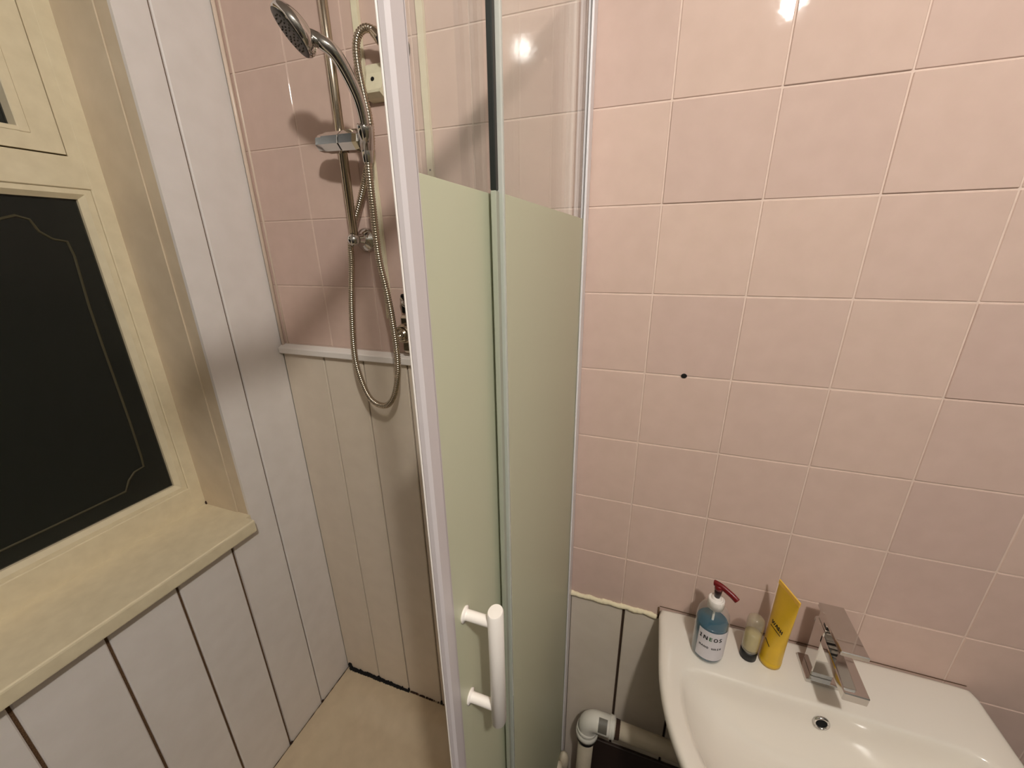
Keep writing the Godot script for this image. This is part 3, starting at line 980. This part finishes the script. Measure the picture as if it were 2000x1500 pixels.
func basin():
	var t := base("wash_basin", Vector3(BX, 0, 0))
	tag(t, "white ceramic wash basin with a flat tap ledge, fixed to pink tiles", "basin")
	var n := 120
	var lay := []
	var add := func(o: Array, y: float):
		var r := []
		for p in o:
			r.append(p + Vector3(0, y, 0))
		lay.append(r)
	var oc := func(in_: float) -> Array:
		return d_outline(0.278 - in_, 0.003 + minf(in_, 0.012), 0.13, 0.320 - in_, 0.012, 2.17, n)
	add.call(d_outline(0.150, 0.004, 0.13, 0.130, 0.012, 2.2, n), 0.60)
	add.call(d_outline(0.205, 0.004, 0.13, 0.210, 0.012, 2.2, n), 0.650)
	add.call(d_outline(0.248, 0.004, 0.13, 0.282, 0.012, 2.17, n), 0.715)
	add.call(d_outline(0.266, 0.004, 0.13, 0.306, 0.012, 2.17, n), 0.765)
	add.call(oc.call(0.003), RIM - 0.026)
	add.call(oc.call(0.0), RIM - 0.013)
	add.call(oc.call(0.0008), RIM - 0.007)
	add.call(oc.call(0.0035), RIM - 0.0025)
	add.call(oc.call(0.008), RIM - 0.0004)
	add.call(oc.call(0.014), RIM)
	# inner lip and bowl
	var ic := func(k: float, back: float) -> Array:
		return d_outline(0.239 - k, 0.131 + back, 0.175, 0.236 - k * 1.05, 0.034, 2.1, n)
	add.call(ic.call(-0.004, -0.004), RIM - 0.0002)
	add.call(ic.call(0.0, 0.0), RIM - 0.0018)
	add.call(ic.call(0.004, 0.003), RIM - 0.006)
	add.call(ic.call(0.008, 0.005), RIM - 0.014)
	add.call(ic.call(0.020, 0.008), RIM - 0.034)
	add.call(ic.call(0.042, 0.0125), RIM - 0.056)
	var last := func(k: float, y: float):
		var o := d_outline(0.239 - k, 0.145 + k * 0.22, 0.195, 0.216 - k, 0.03, 2.0, n)
		add.call(o, y)
	last.call(0.075, RIM - 0.078)
	last.call(0.115, RIM - 0.093)
	last.call(0.150, RIM - 0.101)
	last.call(0.180, RIM - 0.105)
	last.call(0.195, RIM - 0.107)
	var st := start(true)
	for i in lay.size() - 1:
		for j in n:
			var k := (j + 1) % n
			quad(st, lay[i][j], lay[i + 1][j], lay[i + 1][k], lay[i][k])
	var c0 := Vector3.ZERO
	for p in lay[-1]:
		c0 += p
	c0 /= n
	for j in n:
		tri(st, lay[-1][j], c0, lay[-1][(j + 1) % n])
	build(st, "bowl", M.ceramic, t)
	# overflow: chrome ring round a dark hole in the back of the bowl
	var f := aim(Vector3(0.004, 0.7885, 0.1392), Vector3(0, 0.15, 1))
	st = start(true)
	lathe(st, [Vector2(0.0085, 0.0), Vector2(0.0085, 0.003), Vector2(0.0105, 0.0045), Vector2(0.0128, 0.0035), Vector2(0.0135, 0.0)], 28, f)
	build(st, "overflow_ring", M.chrome, t)
	st = start(true)
	lathe(st, [Vector2(0, 0.0012), Vector2(0.009, 0.0012)], 24, f)
	build(st, "overflow_hole", M.hole, t)
	st = start(true)
	lathe(st, [Vector2(0, 0.0), Vector2(0.032, 0.0), Vector2(0.030, 0.004), Vector2(0.012, 0.007), Vector2(0, 0.0075)], 28, Transform3D(Basis.IDENTITY, Vector3(c0.x, c0.y, c0.z)))
	build(st, "plug", M.chrome, t)
	# dark line against the wall; upright strip painted for the dark gap at the left
	st = start(true)
	tube(st, [Vector3(-0.277, RIM - 0.0016, 0.0012), Vector3(0.270, RIM - 0.0016, 0.0012)], 0.0007, 8)
	tube(st, [Vector3(-0.2785, RIM - 0.004, 0.003), Vector3(-0.2775, RIM - 0.036, 0.003)], 0.0018, 8)
	build(st, "seal_and_gap", M.groove, t)

func tap():
	var t := base("basin_tap", Vector3(1.304, RIM, 0.062))
	tag(t, "square chrome mixer tap with a flat lever, standing on the basin ledge", "tap")
	var st := start()
	box(st, Vector3(-0.027, 0, -0.027), Vector3(0.027, 0.009, 0.030), 0.0012)
	build(st, "base_plate", M.chrome, t)
	st = start()
	box(st, Vector3(-0.0175, 0.009, -0.020), Vector3(0.0175, 0.118, 0.020), 0.0015)
	build(st, "column", M.chrome, t)
	st = start()
	box(st, Vector3(-0.0155, 0.1185, -0.018), Vector3(0.0155, 0.139, 0.018), 0.0015)
	build(st, "cartridge", M.chrome, t)
	st = start()
	box(st, Vector3(-0.0156, 0.124, 0.006), Vector3(0.0158, 0.130, 0.0183), 0.0)
	build(st, "cartridge_slot", M.black, t)
	st = start()
	var sp := Transform3D(Basis(Vector3(1, 0, 0), 0.05), Vector3(0, 0.102, 0.014))
	box(st, Vector3(-0.0175, -0.010, 0.0), Vector3(0.0175, 0.008, 0.106), 0.0015, sp)
	var s := build(st, "spout", M.chrome, t)
	st = start(true)
	lathe(st, [Vector2(0, -0.016), Vector2(0.0085, -0.016), Vector2(0.0105, -0.0145), Vector2(0.0105, -0.009)], 20, sp * Transform3D(Basis.IDENTITY, Vector3(0, 0, 0.091)))
	build(st, "aerator", M.chrome_satin, s)
	st = start(true)
	lathe(st, [Vector2(0, -0.0166), Vector2(0.0078, -0.0166), Vector2(0.0078, -0.0155)], 20, sp * Transform3D(Basis.IDENTITY, Vector3(0, 0, 0.091)))
	build(st, "aerator_mesh", M.black, s)
	st = start()
	var lv := Transform3D(Basis(Vector3(1, 0, 0), -0.02), Vector3(0.0, 0.1425, -0.022))
	box(st, Vector3(-0.0195, -0.003, 0.0), Vector3(0.0205, 0.006, 0.106), 0.0012, lv)
	build(st, "lever", M.chrome, t)
	# pop-up waste pull rod behind the column
	st = start(true)
	tube(st, [Vector3(-0.008, 0.009, -0.0235), Vector3(-0.008, 0.100, -0.0235)], 0.0022, 10)
	lathe(st, [Vector2(0, 0.099), Vector2(0.0045, 0.100), Vector2(0.0055, 0.104), Vector2(0.0045, 0.109), Vector2(0, 0.110)], 14, Transform3D(Basis.IDENTITY, Vector3(-0.012, 0, -0.0235)))
	build(st, "pull_rod", M.chrome, t)

func waste_pipe():
	var t := base("waste_pipe", Vector3(0.877, 0, 0.052))
	tag(t, "white plastic waste pipe with an elbow, under the basin by the shower", "pipe")
	var yc := 0.432
	var st := start(true)
	tube(st, [Vector3(-0.010, 0.0, 0.0), Vector3(-0.003, yc - 0.03, 0.0)], 0.0205, 22)
	build(st, "pipe", M.pipe_old, t)
	st = start(true)
	tube(st, [Vector3(0.06, yc, 0), Vector3(0.30, yc - 0.012, 0.0)], 0.0205, 22)
	build(st, "pipe", M.pipe_old, t)
	st = start(true)
	var arc := [Vector3(-0.002, yc - 0.048, 0), Vector3(-0.001, yc - 0.03, 0)]
	for i in 9:
		var a := PI / 2 * i / 8.0
		arc.append(Vector3(0.023 - cos(a) * 0.024, yc - 0.024 + sin(a) * 0.024, 0))
	arc.append(Vector3(0.056, yc, 0))
	tube(st, arc, 0.0248, 24)
	var e := build(st, "elbow", M.pipe_white, t)
	st = start(true)
	lathe(st, [Vector2(0.02, yc - 0.062), Vector2(0.0285, yc - 0.060), Vector2(0.0295, yc - 0.052), Vector2(0.0285, yc - 0.044), Vector2(0.0255, yc - 0.042), Vector2(0.027, yc - 0.040), Vector2(0.027, yc - 0.032), Vector2(0.0245, yc - 0.030)], 26, Transform3D(Basis.IDENTITY, Vector3(-0.003, 0, 0)))
	build(st, "collar", M.pipe_white, e)
	st = start(true)
	lathe(st, [Vector2(0.02, yc - 0.074), Vector2(0.0262, yc - 0.073), Vector2(0.0265, yc - 0.062), Vector2(0.02, yc - 0.062)], 26, Transform3D(Basis.IDENTITY, Vector3(-0.0035, 0, 0)))
	build(st, "rubber_ring", M.black, e)
	st = start(true)
	lathe(st, [Vector2(0.024, 0.0), Vector2(0.0268, 0.001), Vector2(0.0268, 0.005), Vector2(0.0255, 0.006), Vector2(0.0268, 0.007), Vector2(0.0268, 0.013), Vector2(0.020, 0.0145)], 26, aim(Vector3(0.053, yc, 0), Vector3(1, 0, 0)))
	build(st, "collar", M.pipe_white, e)
	st = start(true)
	for i in 7:
		var a0 := 0.05 + 0.2 * i
		var a1 := a0 + 0.2
		var r := 0.0252
		quad(st, Vector3(0.026, yc + sin(a0) * r, cos(a0) * r), Vector3(0.048, yc + sin(a0) * r, cos(a0) * r), Vector3(0.048, yc + sin(a1) * r, cos(a1) * r), Vector3(0.026, yc + sin(a1) * r, cos(a1) * r))
	build(st, "sticker", M.sticker, e).set_meta("label", "grey printed sticker")
	st = start(true)
	lathe(st, [Vector2(0.020, 0.0), Vector2(0.0225, 0.001), Vector2(0.022, 0.010), Vector2(0.020, 0.012)], 22, aim(Vector3(0.0675, yc - 0.001, 0), Vector3(1, -0.04, 0)))
	build(st, "solvent_ring", M.mould_brown, e)

# =====================================================================  bottles
func soap_bottle():
	var t := base("soap_bottle", Vector3(1.105, RIM, 0.086))
	tag(t, "clear pump bottle of blue liquid soap with a dark red spout", "soap bottle")
	var R := 0.0298
	var st := start(true)
	lathe(st, [Vector2(0, 0.0004), Vector2(R - 0.004, 0.0004), Vector2(R - 0.0008, 0.0025), Vector2(R, 0.006), Vector2(R, 0.098), Vector2(R - 0.0015, 0.107), Vector2(R - 0.006, 0.116), Vector2(R - 0.0125, 0.1225), Vector2(0.0140, 0.1265), Vector2(0.0130, 0.130)], 36)
	build(st, "bottle", M.soap_shell, t)
	st = start(true)
	var q := R - 0.0012
	lathe(st, [Vector2(0, 0.002), Vector2(q - 0.003, 0.002), Vector2(q, 0.006), Vector2(q, 0.086), Vector2(q - 0.0006, 0.0868), Vector2(0, 0.0868)], 36)
	build(st, "liquid", M.soap_liquid, t)
	# label wrapped round the front
	st = start(true)
	var a0 := deg_to_rad(18.0)        # measured from +x towards +z
	var a1 := deg_to_rad(143.0)
	var lr := R + 0.0004
	for i in 24:
		var u := lerpf(a0, a1, i / 24.0)
		var v := lerpf(a0, a1, (i + 1) / 24.0)
		quad(st, Vector3(cos(v) * lr, 0.012, sin(v) * lr), Vector3(cos(u) * lr, 0.012, sin(u) * lr), Vector3(cos(u) * lr, 0.083, sin(u) * lr), Vector3(cos(v) * lr, 0.083, sin(v) * lr))
	var lab := build(st, "label", M.paper, t)
	# lettering follows the curve, one letter after another
	var put := func(text: String, y: float, size: float, step: float, start_deg: float, m: Material, odd: Material):
		for i in text.length():
			if text[i] == " ":
				continue
			var a := deg_to_rad(start_deg - step * i)
			var r := lr + 0.0002
			var nrm := Vector3(cos(a), 0, sin(a))
			var xf := Transform3D(Basis(Vector3.UP.cross(nrm), Vector3.UP, nrm), nrm * r + Vector3(0, y, 0))
			part("letter", letters(text[i], size, 0.0003, true), odd if (odd and text[i] == "E") else m, lab, xf)
	put.call("INEOS", 0.066, 0.0125, 17.5, 132.0, M.ink, M.ink_green)
	put.call("HAND WASH", 0.043, 0.0062, 9.0, 130.0, M.ink, null)
	st = start(true)
	lathe(st, [Vector2(0.0132, 0.1215), Vector2(0.0148, 0.122), Vector2(0.0148, 0.140), Vector2(0.0138, 0.142), Vector2(0.0122, 0.1424), Vector2(0.0115, 0.1405), Vector2(0.0095, 0.1405), Vector2(0.009, 0.144), Vector2(0.0075, 0.1455), Vector2(0, 0.1455)], 30)
	build(st, "collar", M.white_plastic, t)
	st = start(true)
	tube(st, [Vector3(0, 0.006, 0), Vector3(0, 0.118, 0)], 0.0022, 8)
	build(st, "dip_tube", M.pipe_white, t)
	st = start(true)
	lathe(st, [Vector2(0, 0.1455), Vector2(0.0048, 0.1455), Vector2(0.0066, 0.158), Vector2(0.0066, 0.166), Vector2(0, 0.166)], 18)
	build(st, "pump_stem", M.pump_dark, t)
	st = start(true)
	var dir := Vector3(0.86, 0, 0.51)
	var sp := []
	for e in [[-0.009, 0.1735], [-0.005, 0.1742], [0.004, 0.1740], [0.014, 0.1715], [0.026, 0.1675], [0.0345, 0.163]]:
		sp.append(dir * e[0] + Vector3(0, e[1], 0))
	tube(st, smooth_path(sp, 4), 0.0060, 14, true, 0.8)
	tube(st, [Vector3(0, 0.164, 0), Vector3(0, 0.174, 0)], 0.0075, 16)
	build(st, "pump_spout", M.pump_red, t)

func small_bottle():
	var t := base("small_bottle", Vector3(1.183, RIM, 0.070))
	tag(t, "small clear bottle with black cap down, between soap and yellow tube", "bottle")
	var st := start(true)
	lathe(st, [Vector2(0, 0.0003), Vector2(0.0135, 0.0003), Vector2(0.0150, 0.0015), Vector2(0.0152, 0.018), Vector2(0.0145, 0.0195), Vector2(0, 0.0195)], 28)
	build(st, "cap", M.black_cap, t)
	st = start(true)
	lathe(st, [Vector2(0.0130, 0.0195), Vector2(0.0145, 0.022), Vector2(0.0150, 0.027), Vector2(0.0152, 0.092), Vector2(0.0140, 0.100), Vector2(0.0095, 0.105), Vector2(0, 0.1065)], 28)
	build(st, "bottle", M.clear_plastic, t)
	st = start(true)
	lathe(st, [Vector2(0, 0.024), Vector2(0.0135, 0.026), Vector2(0.0140, 0.030), Vector2(0.0140, 0.064), Vector2(0, 0.065)], 28)
	build(st, "cream_filling", M.cream_liquid, t)

func yellow_tube():
	var t := base("wash_tube", Vector3(1.222, RIM, 0.069))
	tag(t, "yellow squeeze tube of body wash standing on its cap beside the tap", "tube")
	var cr := Vector3(0.021, 0, 0.054).normalized()          # direction of the crimped top edge
	var th := cr.cross(Vector3.UP).normalized()
	var H := 0.186
	var rows := 16
	var seg := 36
	var st := start(true)
	var rings := []
	for i in rows + 1:
		var u := float(i) / rows
		var y := lerpf(0.014, H - 0.008, u)
		var a := lerpf(0.0195, 0.0275, smoothstep(0.0, 1.0, u))
		var b := lerpf(0.0190, 0.0016, pow(u, 1.25))
		var r := []
		for j in seg:
			var ang := TAU * j / seg
			r.append(cr * cos(ang) * a + th * sin(ang) * b + Vector3(0, y, 0) + cr * 0.0025 * u)
		rings.append(r)
	for i in rows:
		for j in seg:
			var k := (j + 1) % seg
			quad(st, rings[i][j], rings[i][k], rings[i + 1][k], rings[i + 1][j])
	build(st, "body", M.yellow, t)
	st = start()
	var xf := Transform3D(Basis(cr, Vector3.UP, th * -1.0), Vector3.ZERO)
	xf = Transform3D(Basis(cr, Vector3.UP, cr.cross(Vector3.UP)), cr * 0.0025)
	box(st, Vector3(-0.028, H - 0.010, -0.0014), Vector3(0.028, H, 0.0014), 0.0006, xf)
	build(st, "crimp", M.yellow_pale, t)
	st = start(true)
	lathe(st, [Vector2(0, 0.0003), Vector2(0.0170, 0.0003), Vector2(0.0188, 0.002), Vector2(0.0195, 0.014), Vector2(0.0, 0.0145)], 32)
	build(st, "cap", M.yellow, t)
	# print on the side that faces the room
	var front := -th if (-th).dot(Vector3(-0.28, 0, 0.7)) > 0 else th
	var put := func(called: String, mesh: Mesh, m: Material, s: float, y: float, roll: float):
		var u := clampf((y - 0.014) / (H - 0.022), 0, 1)
		var b := lerpf(0.0190, 0.0016, pow(u, 1.25))
		var a := lerpf(0.0195, 0.0275, smoothstep(0.0, 1.0, u))
		var d := b * sqrt(maxf(0.0, 1.0 - pow(s / a, 2)))
		var x := Vector3.UP.cross(front)
		var dbdu := -(0.0174 * 1.25 * pow(maxf(u, 0.01), 0.25)) / (H - 0.022)
		var nrm := (front + Vector3.UP * -dbdu).normalized()
		var up := nrm.cross(x)
		var bs := Basis(x, up, nrm) * Basis(Vector3(0, 0, 1), roll)
		part(called, mesh, m, t, Transform3D(bs, x * s + front * (d + 0.0004) + Vector3(0, y, 0) + cr * 0.0025 * u))
	put.call("lettering", letters("WASH", 0.0105, 0.0004, true), M.ink, 0.007, 0.103, 0.0)
	var line := BoxMesh.new()
	line.size = Vector3(0.026, 0.0011, 0.0006)
	put.call("printed_line", line, M.ink, 0.006, 0.094, 0.0)
	var slash := BoxMesh.new()
	slash.size = Vector3(0.016, 0.0014, 0.0006)
	put.call("printed_line", slash, M.ink, 0.001, 0.056, -0.45)
